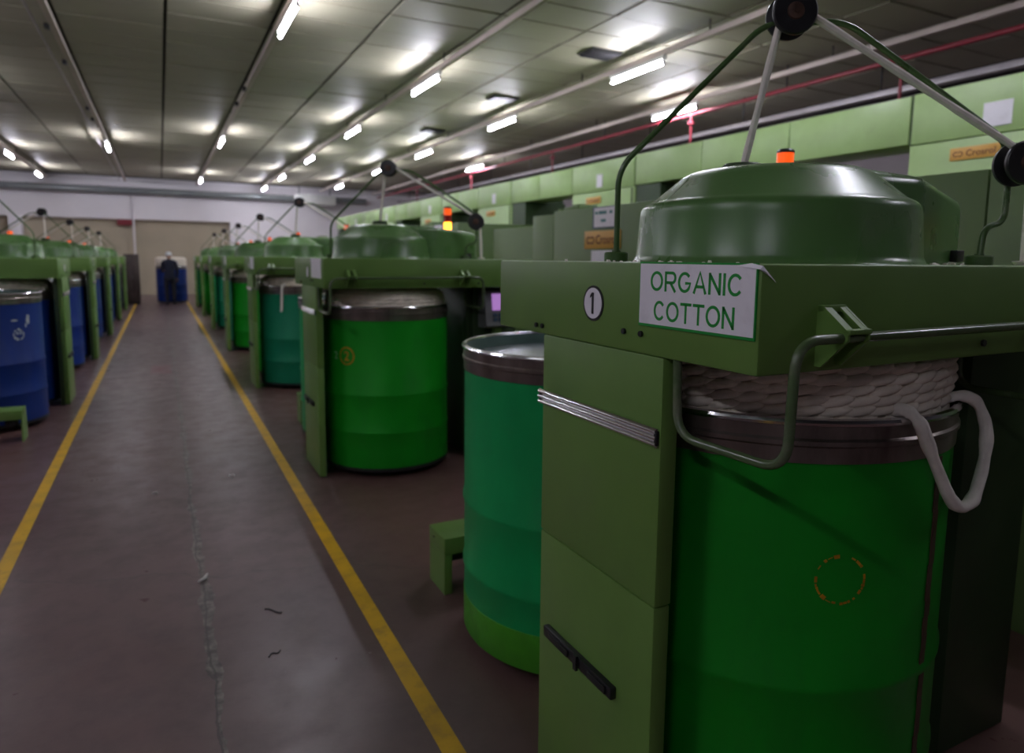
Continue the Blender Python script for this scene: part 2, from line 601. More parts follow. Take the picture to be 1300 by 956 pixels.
struct(MB().box(X0, X1, Y1, Y1 + 0.2, 0, ZC + .02), 'wall_far', M['beige'], 'beige painted end wall of the hall')
struct(MB().box(X0, 2.72, Y1 - 0.28, Y1, 3.06, ZC), 'trim_1', M['wall_white'], 'white bulkhead across the top of the end wall')
struct(MB().box(2.72, X1, Y1 - 0.28, Y1, 0, ZC), 'trim_2', M['wall_white'], 'white part of the end wall beyond the green machines')
struct(MB().box(X0 - 0.2, X0, Y0, Y1, 0, ZC + .02), 'wall_left', M['wall_dark'], 'grey left wall')
struct(MB().box(X1, X1 + 0.2, Y0, Y1, 0, ZC + .02), 'wall_right', M['wall_dark'], 'grey right wall behind the feed chutes')
struct(MB().box(X0, X1, Y0 - 0.2, Y0, 0, ZC + .02), 'wall_back', M['wall_dark'], 'grey wall behind the camera')

for s, nm in ((-1, 'left'), (1, 'right')):
    tag(MB().box(s * 0.79 - 0.036, s * 0.79 + 0.036, 0.2, 30.5, 0.0, 0.0015).build('floor_line', M['yellow']),
        'yellow painted line on the floor along the %s side of the aisle' % nm, 'floor line', 'yellow aisle lines')

# overhead cable trunking with the lamps under it
rails = [(-3.63, 'far left'), (-1.07, 'second from left'), (1.47, 'third from left, over the aisle'),
         (3.94, 'third from right'), (6.40, 'second from right'), (8.72, 'rightmost, above the feed chutes')]
for x, nm in rails:
    t = tag(MB().box(x - 0.035, x + 0.035, -0.4, Y1 - 0.9, 4.47, 4.545).build('cable_trunking', M['trunk']),
            'long pale cable trunking under the ceiling, %s' % nm, 'trunking', 'cable trunkings under the ceiling')
    hg = MB()
    for k in range(11):
        y = 1.0 + 3.0 * k
        hg.box(x - 0.008, x + 0.008, y, y + 0.016, 4.54, ZC + 0.02)
    tag(hg.build('hanger', M['dark'], t), kind='stuff')
    if x == -1.07:
        MB().tube([(x - 0.20, -0.4, 4.52), (x - 0.20, Y1 - 0.9, 4.52)], 0.016, 8).build('conduit', M['tray'], t)
    for yj in {-1.07: (10.6, 12.4, 16.0, 17.2), 1.47: (12.8, 14.1)}.get(x, ()):
        MB().box(x - 0.09, x - 0.03, yj, yj + 0.12, 4.43, 4.49, 0.004).build('junction_box', M['black'], t)

LIGHTS = sorted([(-3.63, 23.2), (-3.63, 28.4), (-1.07, 20.2), (1.47, 8.1), (1.47, 17.9), (1.47, 27.4),
          (3.94, 10.2), (3.94, 14.9), (3.94, 19.8), (3.94, 24.8), (3.94, 29.3),
          (6.40, 7.9), (6.40, 12.4), (6.40, 17.1), (6.40, 21.4), (6.40, 26.8), (8.72, 9.8), (8.72, 19.0),
          (-6.2, 17.0), (-6.2, 24.0),
          (-3.63, 4.8), (-3.63, 9.4), (-3.63, 14.0), (-3.63, 0.2), (-3.63, -3.4), (3.94, 0.9), (3.94, 4.6), (6.40, -1.3)])  # these and the pair above: unseen lamps added for their light
RN = {-3.63: 'far left trunking', -1.07: 'second trunking from the left', 1.47: 'trunking over the aisle', 3.94: 'third trunking from the right',
      6.40: 'second trunking from the right', 8.72: 'rightmost trunking', -6.2: 'left side beyond the trunkings'}
proto = None
cnt = {}
for x, y in LIGHTS:
    if x < -6 or (x == -3.63 and y < 20) or (x == 3.94 and y < 9) or (x == 6.40 and y < 5):
        lb = 'unseen fluorescent tube lamp added for its light, under the ceiling outside the frame'
    else:
        k = cnt.get(x, 0)
        cnt[x] = k + 1
        lb = 'glowing white fluorescent tube lamp, %s one on the %s' % (ORD[k], RN[x])
    if proto is None:
        proto = empty('tube_lamp', (x, y, 4.47), 0, lb, 'lamp', 'fluorescent tube lamps')
        MB().box(-0.03, 0.03, -0.02, 1.27, -0.055, -0.001).build('batten', M['batten'], proto)
        for yy in (0.0, 1.235):
            MB().box(-0.017, 0.017, yy, yy + 0.022, -0.125, -0.05).build('end_holder', M['dark'], proto)
        MB().lathe([(0.019, 0), (0.019, 1.21)], 10, axis=(0, 1, 0), origin=(0, 0.022, -0.105), cap0=True, cap1=True).build('tube', M['tube_light'], proto)
        o = proto
    else:
        o = copy_tree(proto)
        o['label'] = lb
    o.location = (x, y, 4.47)

for i, y in enumerate((8.9, 12.2, 16.0)):
    v = empty('ceiling_vent', (6.0, y, ZC - 0.004), 0, 'dark dusty ceiling vent, %s of three beside the trunking' % ORD[i], 'vent', 'ceiling vents')
    MB().box(-0.27, 0.27, -0.2, 0.2, -0.02, 0.0).build('backing', M['grid'], v)
    for k in range(5):
        MB().box(-0.25, 0.25, -0.17 + k * 0.078, -0.14 + k * 0.078, -0.05, -0.02).build('slat', M['dark'], v)

# cable tray, red sprinkler pipe, wall duct
ct = tag(MB().box(9.9, 10.04, -0.4, 31, 4.14, 4.23, 0.004).build('cable_tray', M['tray']), 'grey cable tray running above the green feed chutes', 'cable tray')
hg = MB()
for k in range(11):
    hg.box(9.96, 9.98, 1.5 + 2.8 * k, 1.52 + 2.8 * k, 4.23, ZC + .02)
tag(hg.build('hanger', M['dark'], ct), kind='stuff')
sp = empty('sprinkler_pipe', (8.95, 0, 4.33), 0, 'red fire sprinkler pipe under the ceiling with short drops', 'pipe')
MB().tube([(0, -0.4, 0), (0, 31, 0)], 0.034, 12).build('pipe', M['red_pipe'], sp)
for y in (6.1, 10.2, 15.3, 20.4, 25.6):
    d = MB().tube([(0.0, y, 0), (0.0, y, -0.52)], 0.022, 8)
    d.lathe([(0.05, -0.03), (0.05, 0.03)], 10, (0, y), cap0=True, cap1=True)
    d.lathe([(0.035, -0.2), (0.06, -0.18), (0.06, -0.13), (0.035, -0.11)], 10, (0, y))
    d.build('drop_pipe', M['red_pipe'], sp)
hg = MB()
for k in range(6):
    hg.box(-0.01, 0.01, 3.0 + 5 * k, 3.02 + 5 * k, 0.03, ZC - 4.33 + .02)
tag(hg.build('hanger', M['dark'], sp), kind='stuff')
du = empty('air_duct', (0, 31.35, 4.15), 0, 'long grey air duct along the top of the end wall', 'duct')
MB().lathe([(0.13, -7.6), (0.13, 8.5)], 20, axis=(1, 0, 0), origin=(0, 0, 0), cap0=True, cap1=True).build('pipe', M['duct'], du)
for k in range(7):
    MB().lathe([(0.15, -0.03), (0.15, 0.03)], 20, axis=(1, 0, 0), origin=(-6.6 + 2.3 * k, 0, 0), cap0=True, cap1=True).build('collar', M['duct'], du)
MB().box(-6.4, 7.6, 0.05, 0.37, -0.02, 0.0).build('support', M['dark'], du)
tag(MB().tube([(-0.88, 31.66, 4.0), (-0.88, 31.66, 0.0)], 0.035, 10).build('down_pipe', M['wall_white']), 'pale vertical pipe on the white bulkhead of the end wall', 'pipe')
fb = empty('fire_box', (-1.2, 31.75, 2.92), 0, 'small red fire box high on the beige end wall', 'fire box')
MB().box(-0.26, 0.26, 0.0, 0.24, -0.1, 0.12, 0.01).build('case', M['red_pipe'], fb)
MB().box(-0.2, 0.2, -0.012, 0.0, -0.06, 0.08).build('cover', M['red_pipe'], fb)
pl_ = empty('white_pillar', (-4.78, 31.7, 0), 0, 'white square pillar against the end wall at far left', 'pillar')
MB().box(-0.2, 0.2, -0.2, 0.28, 0.12, 3.05, 0.01).build('shaft', M['wall_white'], pl_)
MB().box(-0.24, 0.24, -0.24, 0.28, 0, 0.12, 0.01).build('base', M['wall_white'], pl_)
wb = empty('white_duct', (6.0, 30.6, 3.85), 0, 'white boxed duct high at the end of the hall on the right', 'duct')
MB().box(-0.75, 0.9, -0.3, 0.3, 0, 0.42, 0.02).build('box', M['batten'], wb)
for x in (-0.6, 0.7):
    MB().box(x, x + .03, -.02, .02, .42, ZC - 3.85 + .02).build('hanger', M['dark'], wb)

# dark cabinet and beige locker at the end of the left row
cb = empty('dark_cabinet', (-0.86, 26.3, 0), 0, 'tall dark brown steel cabinet at the far end of the aisle', 'cabinet')
MB().box(-0.22, 0.22, -0.35, 0.35, 0.08, 1.66, 0.008).build('body', M['brown_box'], cb)
MB().box(-0.20, -0.005, -0.368, -0.35, 0.12, 1.62, 0.003).build('door', M['brown_box'], cb)
d2 = MB().box(0.005, 0.20, -0.368, -0.35, 0.12, 1.62, 0.003).build('door', M['brown_box'], cb)
MB().box(0.02, 0.035, -0.39, -0.368, 0.8, 0.95, 0.003).build('handle', M['roll'], d2)
MB().box(-0.20, 0.20, -0.32, 0.33, 0, 0.08).build('plinth', M['dark'], cb)
lk = empty('beige_locker', (-1.34, 26.1, 0), 0, 'beige metal locker behind the last green machine on the left', 'locker')
MB().box(-0.22, 0.22, -0.3, 0.3, 0.05, 1.62, 0.008).build('body', M['beige_body'], lk)
MB().box(-0.2, 0.2, -0.315, -0.3, 0.1, 1.58, 0.003).build('door', M['beige_body'], lk)
MB().box(-0.2, 0.2, -0.28, 0.28, 0, 0.05).build('plinth', M['dark'], lk)

# ------------------------------------------------------------------ can changer (one machine), local axes: u right from the aisle face, v away from the camera
BZ0, BZ1 = 1.406, 1.616
FD = Vector((1, -0.53, 0)).normalized()                     # direction of the pulley frame in plan
FN = Vector((-FD.y, FD.x, 0))
P1 = Vector((0.625, 0.525, 2.305))
P2 = Vector((1.225, 0.212, 1.905))


def pulley_mb(c):
    pr = [(0.012, -0.034), (0.058, -0.034), (0.062, -0.030), (0.062, -0.022), (0.024, -0.013), (0.018, 0.0), (0.024, 0.013),
          (0.062, 0.022), (0.062, 0.030), (0.058, 0.034), (0.012, 0.034)]
    return MB().lathe(pr, 40, axis=FN, origin=c, cap0=True, cap1=True)


def make_machine(loc, label):
    r = empty('can_changer', loc, 0, label, 'textile machine', 'can changers in rows')
    MB().box(0, 1.62, 0, 1.085, BZ0, BZ1, 0.007).build('beam', M['machine'], r)
    bl = MB()
    for (v, z) in ((0.41, 1.453), (0.345, 1.453), (0.835, 1.43), (0.80, 1.43)):
        bl.lathe([(0.007, 0), (0.007, 0.006)], 8, axis=(-1, 0, 0), origin=(0.0, v, z), cap0=True, cap1=True)
    bl.lathe([(0.008, 0), (0.008, 0.006)], 8, axis=(0, -1, 0), origin=(0.72, 0, 1.437), cap0=True, cap1=True)
    bl.lathe([(0.008, 0), (0.008, 0.006)], 8, axis=(0, -1, 0), origin=(1.15, 0, 1.437), cap0=True, cap1=True)
    bl.build('bolt', M['black'], r)
    # column doors
    d = MB().box(0.0, 0.048, 0.265, 0.795, 0.825, BZ0, 0.004).build('door', M['machine'], r)
    st = MB()
    pr = []
    n = 24
    z0, z1 = 1.203, 1.247
    for i in range(n + 1):
        t = i / n
        pr.append((-0.006 - 0.006 * abs(math.sin(t * math.pi * 3)), z0 + (z1 - z0) * t))
    vv = [(x, v, z) for v in (0.272, 0.805) for x, z in pr] + [(0.0, v, z) for v in (0.272, 0.805) for z in (z0, z1)]
    k = n + 1
    ff = [(i, i + 1, k + i + 1, k + i) for i in range(n)]
    ff += [tuple(range(k)) + (2 * k + 1, 2 * k), tuple(range(2 * k - 1, k - 1, -1)) + (2 * k + 2, 2 * k + 3)]
    st.add(vv, ff)
    st.build('chrome_strip', M['chrome'], d, angle=60)
    eb = MB()
    for v in (0.268, 0.790):
        eb.box(-0.010, -0.001, v, v + 0.010, 1.208, 1.242, 0.002)
    eb.build('end_clip', M['dark'], d)
    d2 = MB().box(0.001, 0.048, 0.268, 0.795, 0.012, 0.821, 0.004).build('door', M['machine'], r)
    la = MB().box(-0.018, 0.001, 0.40, 0.74, 0.518, 0.551, 0.004)
    la.box(-0.026, -0.018, 0.55, 0.565, 0.514, 0.556)
    la.box(-0.024, -0.018, 0.42, 0.50, 0.525, 0.545, 0.002)
    la.box(-0.024, -0.018, 0.60, 0.70, 0.525, 0.545, 0.002)
    la.build('latch', M['black'], d2)
    # frame behind the doors, right-hand body
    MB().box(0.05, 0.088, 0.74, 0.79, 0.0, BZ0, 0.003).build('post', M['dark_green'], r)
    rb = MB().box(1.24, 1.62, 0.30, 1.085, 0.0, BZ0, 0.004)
    rb.build('side_cabinet', M['dark_green'], r)  # cabinet and guide post coloured dark to carry the shade beside the can
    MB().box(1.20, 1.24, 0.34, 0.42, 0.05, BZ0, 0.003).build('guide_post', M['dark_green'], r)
    MB().box(1.26, 1.60, 1.086, 1.40, 0.0, 1.52, 0.006).build('drive_cabinet', M['machine'], r)
    # guard rail in front
    gr = MB().tube([(0.014, 0.235, BZ0 + .004), (0.014, 0.228, 1.240), (0.028, -0.055, 1.238), (0.036, -0.055, 1.478),
                    (1.168, -0.055, 1.482), (1.168, -0.052, 1.250), (1.168, 0.30, 1.250), (1.168, 0.30, BZ0 + .004)], 0.0098, 12, fillet=0.06, fseg=8)
    gr.build('guard_rail', M['rail_green'], r)
    for u in (0.185, 1.03):
        b = MB()
        # folded U arm: two cheeks, a sloping web with a slot, a lip round the rail
        pf = ((0.0, 1.536), (-0.014, 1.536), (-0.070, 1.492), (-0.070, 1.474), (-0.014, 1.418), (0.0, 1.418))
        for du_ in (-0.032, 0.026):
            b.add([(u + du_ + a, v, z) for a in (0, 0.006) for v, z in pf],
                  [(0, 1, 2, 3, 4, 5), (11, 10, 9, 8, 7, 6)] + [(i, (i + 1) % 6, 6 + (i + 1) % 6, 6 + i) for i in range(6)])
        for (a0, a1) in ((-0.026, -0.012), (0.012, 0.026)):
            b.add([(u + x, v, z) for x in (a0, a1) for v, z in ((-0.012, 1.537), (-0.068, 1.493), (-0.068, 1.488), (-0.012, 1.532))],
                  [(0, 1, 2, 3), (7, 6, 5, 4), (0, 4, 5, 1), (1, 5, 6, 2), (2, 6, 7, 3), (3, 7, 4, 0)])
        b.box(u - 0.032, u + 0.032, -0.016, 0.0, 1.524, 1.538, 0.002)
        b.box(u - 0.032, u + 0.032, -0.074, -0.058, 1.486, 1.496, 0.002)
        b.build('rail_bracket', M['machine'], r)
    # hood: round dome running into a squared drive cover
    c = (0.555, 0.490)
    dome = MB().lathe([(0.386, BZ1), (0.380, BZ1 + .003), (0.3745, BZ1 + .014), (0.372, 1.636), (0.364, 1.738), (0.3625, 1.752), (0.3605, 1.760), (0.356, 1.768), (0.350, 1.773), (0.342, 1.777),
                       (0.332, 1.782), (0.262, 1.841), (0.250, 1.850), (0.238, 1.857), (0.224, 1.862), (0.205, 1.8655), (0.18, 1.868), (0.03, 1.871)],
                      80, c, cap0=True, cap1=True)
    hood = dome.build('hood', M['hood'], r, angle=50)
    lobe = MB().prism([(0.60, 0.292), (0.905, 0.287), (1.325, 0.415), (1.345, 0.62), (1.27, 0.735), (0.60, 0.735)], BZ1, 1.87,
                      ztop=[1.872, 1.872, 1.822, 1.822, 1.85, 1.872], bev=0.042)
    lobe.build('drive_cover', M['hood'], hood, angle=60)
    fl = MB().prism([(0.59, 0.280), (0.910, 0.274), (1.34, 0.404), (1.36, 0.63), (1.28, 0.75), (0.59, 0.75)], BZ1, BZ1 + .008)
    fl.build('cover_flange', M['hood'], hood)
    MB().box(1.215, 1.25, 0.358, 0.398, BZ1 + .008, BZ1 + .045, 0.004).build('switch', M['black'], hood)
    MB().lathe([(0.052, 1.866), (0.058, 1.880), (0.058, 1.902), (0.052, 1.908), (0.022, 1.904), (0.014, 1.875)], 32, (0.585, 0.640), cap0=True, cap1=True).build('funnel', M['dark_green'], hood)
    # pulley frame
    A, Bf = Vector((0.225, 0.765, 0)), Vector((1.15, 0.26, 0))
    pb = A + FD * 0.405
    pc = A + FD * 0.63
    fr = MB().tube([A + Vector((0, 0, BZ1)), A + Vector((0, 0, 1.885)), Vector((pb.x, pb.y, 2.292)), Vector((pc.x, pc.y, 2.296)), P2 + FN * 0.045 + Vector((-0.02, 0.011, 0.075)),
                    P2 + FN * 0.045, P2 + FN * 0.045 + Vector((0, 0, -0.165)), Bf + Vector((0.012, -0.0, 1.728)), Bf + Vector((0, 0, BZ1))], 0.0085, 12, fillet=0.055, fseg=7)
    frame = fr.build('pulley_frame', M['tube_green'], r)
    for q in (A, Bf):
        f_ = MB().lathe([(0.035, BZ1), (0.035, BZ1 + .024), (0.031, BZ1 + .028), (0.013, BZ1 + .028), (0.013, BZ1 + .032)], 24, (q.x, q.y), cap0=True, cap1=True)
        f_.build('flange', M['tube_green'], frame)
    for nm, q in (('pulley', P1), ('pulley', P2)):
        pulley_mb(q).build(nm, M['black'], frame)
        MB().lathe([(0.006, -0.041), (0.010, -0.041), (0.022, -0.038), (0.024, -0.0335), (0.006, -0.0335)], 24, axis=FN, origin=q).lathe(
            [(0.007, -0.044), (0.007, 0.06)], 12, axis=FN, origin=q, cap0=True, cap1=True).build('hub', M['hub'], frame)
    # number badge
    bd = disc_mb(0.045, 0.002).xform(face_minus_x(0.0, 0.543, 1.511)).build('number_badge', M['ink'], r)
    disc_mb(0.039, 0.0028).xform(face_minus_x(0.0, 0.543, 1.511)).build('badge_face', M['white'], bd)
    return r


def make_sliver(loc, label):
    """Cotton strand from the hood funnel over both pulleys, down into the machine."""
    r = empty('cotton_sliver', loc, 0, label, 'cotton strand', 'cotton strands over the pulleys')
    pts = [Vector((0.585, 0.640, 1.888))]
    R = 0.028

    def on(c, a):
        return c + FD * (R * math.cos(a)) + Vector((0, 0, R * math.sin(a)))
    for k in range(9):
        pts.append(on(P1, math.radians(195 - k * 17)))
    for k in range(7):
        pts.append(on(P2, math.radians(60 - k * 10)))
    e = P2 + FD * (R + 0.002)
    pts.append(Vector((e.x + .008, e.y, 1.75)))
    pts.append(Vector((e.x + .012, e.y, BZ1 + .002)))
    n = []
    for i in range(len(pts) - 1):
        a, b = pts[i], pts[i + 1]
        m = max(1, int((b - a).length / 0.06))
        for j in range(m):
            n.append(a + (b - a) * (j / m))
    n.append(pts[-1])
    MB().tube(n, lambda t: 0.0104 + 0.0010 * math.sin(t * 60), 8).build('strand', M['sliver'], r)
    MB().lathe([(0.022, BZ1 + .001), (0.03, BZ1 + .012), (0.012, BZ1 + .014)], 16, (e.x + .012, e.y)).build('tail', M['sliver'], r)
    return r


# ------------------------------------------------------------------ cans, cotton
CR = 0.478


def make_can(loc, color, label, group, empty_can=False, lime=False):
    r = empty('sliver_can', loc, 0, label, 'can', group)
    pr = [(0.45, 0.05), (CR - .004, 0.055), (CR, 0.07), (CR, 0.20)]
    for z in (0.34, 0.62):
        pr += [(CR, z - 0.02), (CR + .006, z - .008), (CR + .006, z + .008), (CR, z + .02)]
    pr += [(CR, 1.172)]
    if empty_can:
        pr2 = pr
        MB().lathe(pr2, 72, cap0=True).build('body', CAN[color], r)
        MB().lathe([(CR - .008, 1.17), (CR - .008, 1.262)], 64).build('inner_wall', M['inner'], r)
        MB().lathe([(CR - .012, 1.208), (CR - .02, 1.216), (0.30, 1.220), (0.05, 1.222)], 64, cap1=True, cap0=True).build('piston_plate', M['plate'], r)
    else:
        MB().lathe(pr, 72, cap0=True, cap1=True).build('body', CAN[color], r)
    MB().lathe([(CR - .006, 1.168), (CR + .004, 1.168), (CR + .005, 1.205), (CR + .010, 1.210), (CR + .010, 1.220), (CR + .005, 1.226), (CR + .005, 1.258), (CR - .006, 1.258), (CR - .006, 1.168)], 72).build('steel_band', M['band'], r)
    ring = [(CR + .002 + .011 * math.cos(2 * math.pi * k / 8), 1.263 + .0095 * math.sin(2 * math.pi * k / 8)) for k in range(9)]
    MB().lathe(ring, 72).build('rim', M['roll'], r)
    if lime:
        MB().lathe([(CR - .003, 0.052), (CR + .002, 0.06), (CR + .002, 0.205), (CR - .003, 0.208)], 72).build('base_band', M['lime'], r)
    else:
        MB().lathe([(CR - .01, 0.045), (CR + .003, 0.05), (CR + .003, 0.075), (CR - .01, 0.078)], 64).build('base_band', M['dark'], r)
    for k in range(4):
        a = math.radians(45 + 90 * k)
        x, y = 0.36 * math.cos(a), 0.36 * math.sin(a)
        c = MB().lathe([(0.024, -0.012), (0.026, -0.008), (0.026, 0.008), (0.024, 0.012)], 14, axis=(1, 0, 0), origin=(x, y, 0.026), cap0=True, cap1=True)
        c.box(x - .02, x - .014, y - .016, y + .016, 0.02, 0.055)
        c.box(x + .014, x + .02, y - .016, y + .016, 0.02, 0.055)
        c.box(x - .02, x + .02, y - .018, y + .018, 0.049, 0.056)
        c.build('caster', M['dark'], r)
    return r


def rope_ring(R, z, r, lobes, seed, seg=10, nsec=7):
    """One turn of the plaited cotton: overlapping slanting lobes laid end to end round the coil."""
    rnd = random.Random(seed)
    mb = MB()
    a0 = rnd.uniform(0, 6.28)
    step = 2 * math.pi / lobes
    for n in range(lobes):
        ac = a0 + n * step + rnd.uniform(-.12, .12) * step
        hl = step * 0.76 * rnd.uniform(.92, 1.1)
        slant = r * rnd.uniform(0.85, 1.1)
        rad = r * rnd.uniform(0.9, 1.06)
        dR = rnd.uniform(-.002, .002)
        vs_, fs = [], []
        for i in range(seg + 1):
            t = -1 + 2 * i / seg
            pr = max(0.0, 1 - abs(t) ** 2.6) ** 0.5
            a = ac + hl * t
            cz = z + slant * t * 0.50
            cR = R + dR - 0.25 * r * t * t + 0.22 * r * t
            for k in range(nsec):
                ps = 2 * math.pi * k / nsec
                rr = max(0.0004, rad * pr)
                q = cR + rr * 0.95 * math.cos(ps)
                vs_.append((q * math.cos(a), q * math.sin(a), cz + rr * 0.80 * math.sin(ps)))
        for i in range(seg):
            for k in range(nsec):
                k2 = (k + 1) % nsec
                fs.append((i * nsec + k, (i + 1) * nsec + k, (i + 1) * nsec + k2, i * nsec + k2))
        mb.add(vs_, fs)
    return mb


def make_coil(loc, label, fine=False):
    r = empty('cotton_coil', loc, 0, label, 'cotton', 'coils of cotton in the cans')
    if fine:
        core = MB().lathe([(0.44, 1.18), (0.440, 1.25), (0.446, 1.392), (0.40, 1.399), (0.05, 1.400)], 64, cap0=True, cap1=True)
        core.build('core', M['cotton'], r)
        for i in range(6):
            z = 1.260 + i * 0.0240
            rope_ring((0.446, 0.450, 0.452, 0.457, 0.458, 0.455)[i], z, 0.0172, 46, i + 1).build('rope_ring', M['cotton'], r, angle=180)
        rope_ring(0.43, 1.245, 0.016, 38, 9).build('rope_ring', M['cotton'], r, angle=180)
    else:
        core = MB().lathe([(0.45, 1.18), (0.455, 1.262), (0.456, 1.305), (0.448, 1.345), (0.425, 1.376), (0.37, 1.396), (0.05, 1.400)], 48, cap0=True, cap1=True)
        core.build('core', M['cotton'], r)
        for i, (R, z) in enumerate(((0.450, 1.270), (0.451, 1.296), (0.448, 1.322), (0.438, 1.346), (0.418, 1.366))):
            rope_ring(R, z, 0.0165, 36, i + 21, 6, 5).build('rope_ring', M['cotton'], r, angle=180)
    return r


# ------------------------------------------------------------------ can stop: little green box on a leg, on the floor
def make_stop(loc, label):
    r = empty('can_stop', loc, 0, label, 'can stop', 'can stops on the floor')
    MB().box(0, 0.42, 0, 0.21, 0.198, 0.282, 0.004).build('cover', M['machine'], r)
    MB().box(0.0, 0.012, 0.0, 0.20, 0.0, 0.198).build('end_plate', M['machine'], r)
    MB().box(0.012, 0.04, 0.0, 0.02, 0.0, 0.198, 0.002).build('leg', M['machine'], r)
    MB().lathe([(0.035, 0), (0.035, 0.09)], 16, axis=(1, 0, 0), origin=(0.05, 0.1, 0.155), cap0=True, cap1=True).build('roller', M['dark'], r)
    MB().lathe([(0.006, 0), (0.006, 0.004)], 8, axis=(-1, 0, 0), origin=(0, 0.14, 0.245), cap0=True, cap1=True).build('screw', M['black'], r)
    return r


# ------------------------------------------------------------------ right row
XR, YR, PITCH = 0.975, 0.905, 3.80
NR = 7
can_colors = ['deep', 'green', 'teal', 'green', 'teal', 'green', 'green']
spare_colors = ['sea', 'sea', 'green', 'teal', 'sea', 'green', 'teal']
color_word = {'deep': 'deep green', 'green': 'green', 'teal': 'teal green', 'sea': 'sea green', 'blue': 'blue'}
right = []
m0 = make_machine((XR, YR, 0), 'large green can changer with the organic cotton sign, right foreground')
s0 = make_sliver((XR, YR, 0), 'white cotton strand over the pulleys of the large foreground machine')
c0 = make_can((XR + .585, YR + .515, 0), 'deep', 'deep green can full of cotton rope under the foreground machine', 'filled cans under the right row')
k0 = make_coil((XR + .585, YR + .515, 0), 'plaited cotton rope coiled high in the foreground can', True)
e0 = make_can((XR + .585, YR + 1.525, 0), 'sea', 'empty sea green can with lime base band behind the foreground machine', 'spare cans behind the right row', True, True)
t0 = make_stop((XR + .178, YR + 2.03, 0), 'small green box on a leg on the floor beside the sea green spare can')
k1 = None
for i in range(1, NR):
    y = YR + PITCH * i
    m = copy_tree(m0)
    m.location = (XR, y, 0)
    m['label'] = '%s green can changer in the row right of the aisle' % ORD[i]
    s = copy_tree(s0)
    s.location = (XR, y, 0)
    s['label'] = 'white cotton strand over the pulleys of the %s machine right of the aisle' % ORD[i]
    cc = can_colors[i]
    c = make_can((XR + .585, y + .515, 0), cc, '%s cotton filled can under the %s machine right of the aisle' % (color_word[cc], ORD[i]), 'filled cans under the right row')
    if k1 is None:
        k = k1 = make_coil((XR + .585, y + .515, 0), '')
    else:
        k = copy_tree(k1)
        k.location = (XR + .585, y + .515, 0)
    k['label'] = 'mound of white cotton in the can of the %s machine right of the aisle' % ORD[i]
    ec = spare_colors[i]
    make_can((XR + .585, y + 1.525, 0), ec, '%s spare can standing behind the %s machine right of the aisle' % (color_word[ec], ORD[i]), 'spare cans behind the right row', True)
    t = copy_tree(t0)
    t.location = (XR + .178, y + 2.03, 0)
    t['label'] = 'small green can stop on the floor behind the %s machine right of the aisle' % ORD[i]
    # plain white notice on the beam
    n = MB().box(-0.003, 0, 0.06, 0.40, 1.474, 1.612).build('notice', M['white'], m)
    right.append((m, c, k))

# marks that only single machines or cans carry
sg = MB().box(-0.0035, 0, 0.007, 0.353, BZ1 - 0.143, BZ1 + .001).build('sign', M['sign_green'], m0)
MB().box(-0.0045, -0.003, 0.010, 0.350, BZ1 - 0.137, BZ1 - .003).build('sign_face', M['white'], sg)


def stroke_letters(word, cap, th, depth, widths, gap):
    """Plain sans capitals drawn as flat ribbons of even thickness."""
    def arc(cx, cy, rx, ry, a0, a1, n=18):
        return [(cx + rx * math.cos(math.radians(a0 + (a1 - a0) * i / n)), cy + ry * math.sin(math.radians(a0 + (a1 - a0) * i / n))) for i in range(n + 1)]
    mb = MB()
    x = 0.0
    for ch in word:
        w_ = widths[ch]
        h_ = th / 2
        l, r_, bt, tp_ = x + h_, x + w_ - h_, h_, cap - h_
        mx, my = x + w_ / 2, cap / 2
        rx, ry = w_ / 2 - h_, cap / 2 - h_
        if ch == 'O':
            st_ = [arc(mx, my, rx, ry, 0, 360, 32)]
        elif ch == 'C':
            st_ = [arc(mx, my, rx, ry, 38, 322, 26)]
        elif ch == 'G':
            st_ = [arc(mx, my, rx, ry, 40, 318, 26) + [(r_, my - .04 * cap), (mx + .05 * w_, my - .04 * cap)]]
        elif ch == 'I':
            st_ = [[(mx, 0), (mx, cap)]]
        elif ch == 'T':
            st_ = [[(x, tp_), (x + w_, tp_)], [(mx, 0), (mx, tp_)]]
        elif ch == 'N':
            st_ = [[(l, 0), (l, cap)], [(l, cap - h_), (r_, h_)], [(r_, 0), (r_, cap)]]
        elif ch == 'A':
            st_ = [[(l - h_ * .4, 0), (mx, cap), (r_ + h_ * .4, 0)], [(x + w_ * .2, cap * .33), (x + w_ * .8, cap * .33)]]
        elif ch == 'R':
            br = cap * .24
            st_ = [[(l, 0), (l, cap)], [(l, tp_), (r_ - br * .9, tp_)] + arc(r_ - br * .9, tp_ - br, br * .9, br, 90, -90, 10) + [(l, tp_ - 2 * br)], [(l + w_ * .42, tp_ - 2 * br), (r_ + h_ * .3, 0)]]
        for pts in st_:
            n_ = len(pts)
            vs_, fs = [], []
            for i, (px_, py_) in enumerate(pts):
                a_, b_ = pts[max(0, i - 1)], pts[min(n_ - 1, i + 1)]
                d_ = Vector((b_[0] - a_[0], b_[1] - a_[1]))
                d_ = d_.normalized() if d_.length > 0 else Vector((1, 0))
                nx, ny = -d_.y * h_, d_.x * h_
                for sgn in (-1, 1):
                    for z_ in (0, depth):
                        vs_.append((px_ + sgn * nx, py_ + sgn * ny, z_))
            for i in range(n_ - 1):
                q = i * 4
                fs += [(q + 1, q + 3, q + 7, q + 5), (q, q + 4, q + 6, q + 2), (q, q + 1, q + 5, q + 4), (q + 2, q + 6, q + 7, q + 3)]
            fs += [(0, 2, 3, 1), ((n_ - 1) * 4, (n_ - 1) * 4 + 1, (n_ - 1) * 4 + 3, (n_ - 1) * 4 + 2)]
            mb.add(vs_, fs)
        x += w_ + gap
    mb.w = x - gap
    return mb


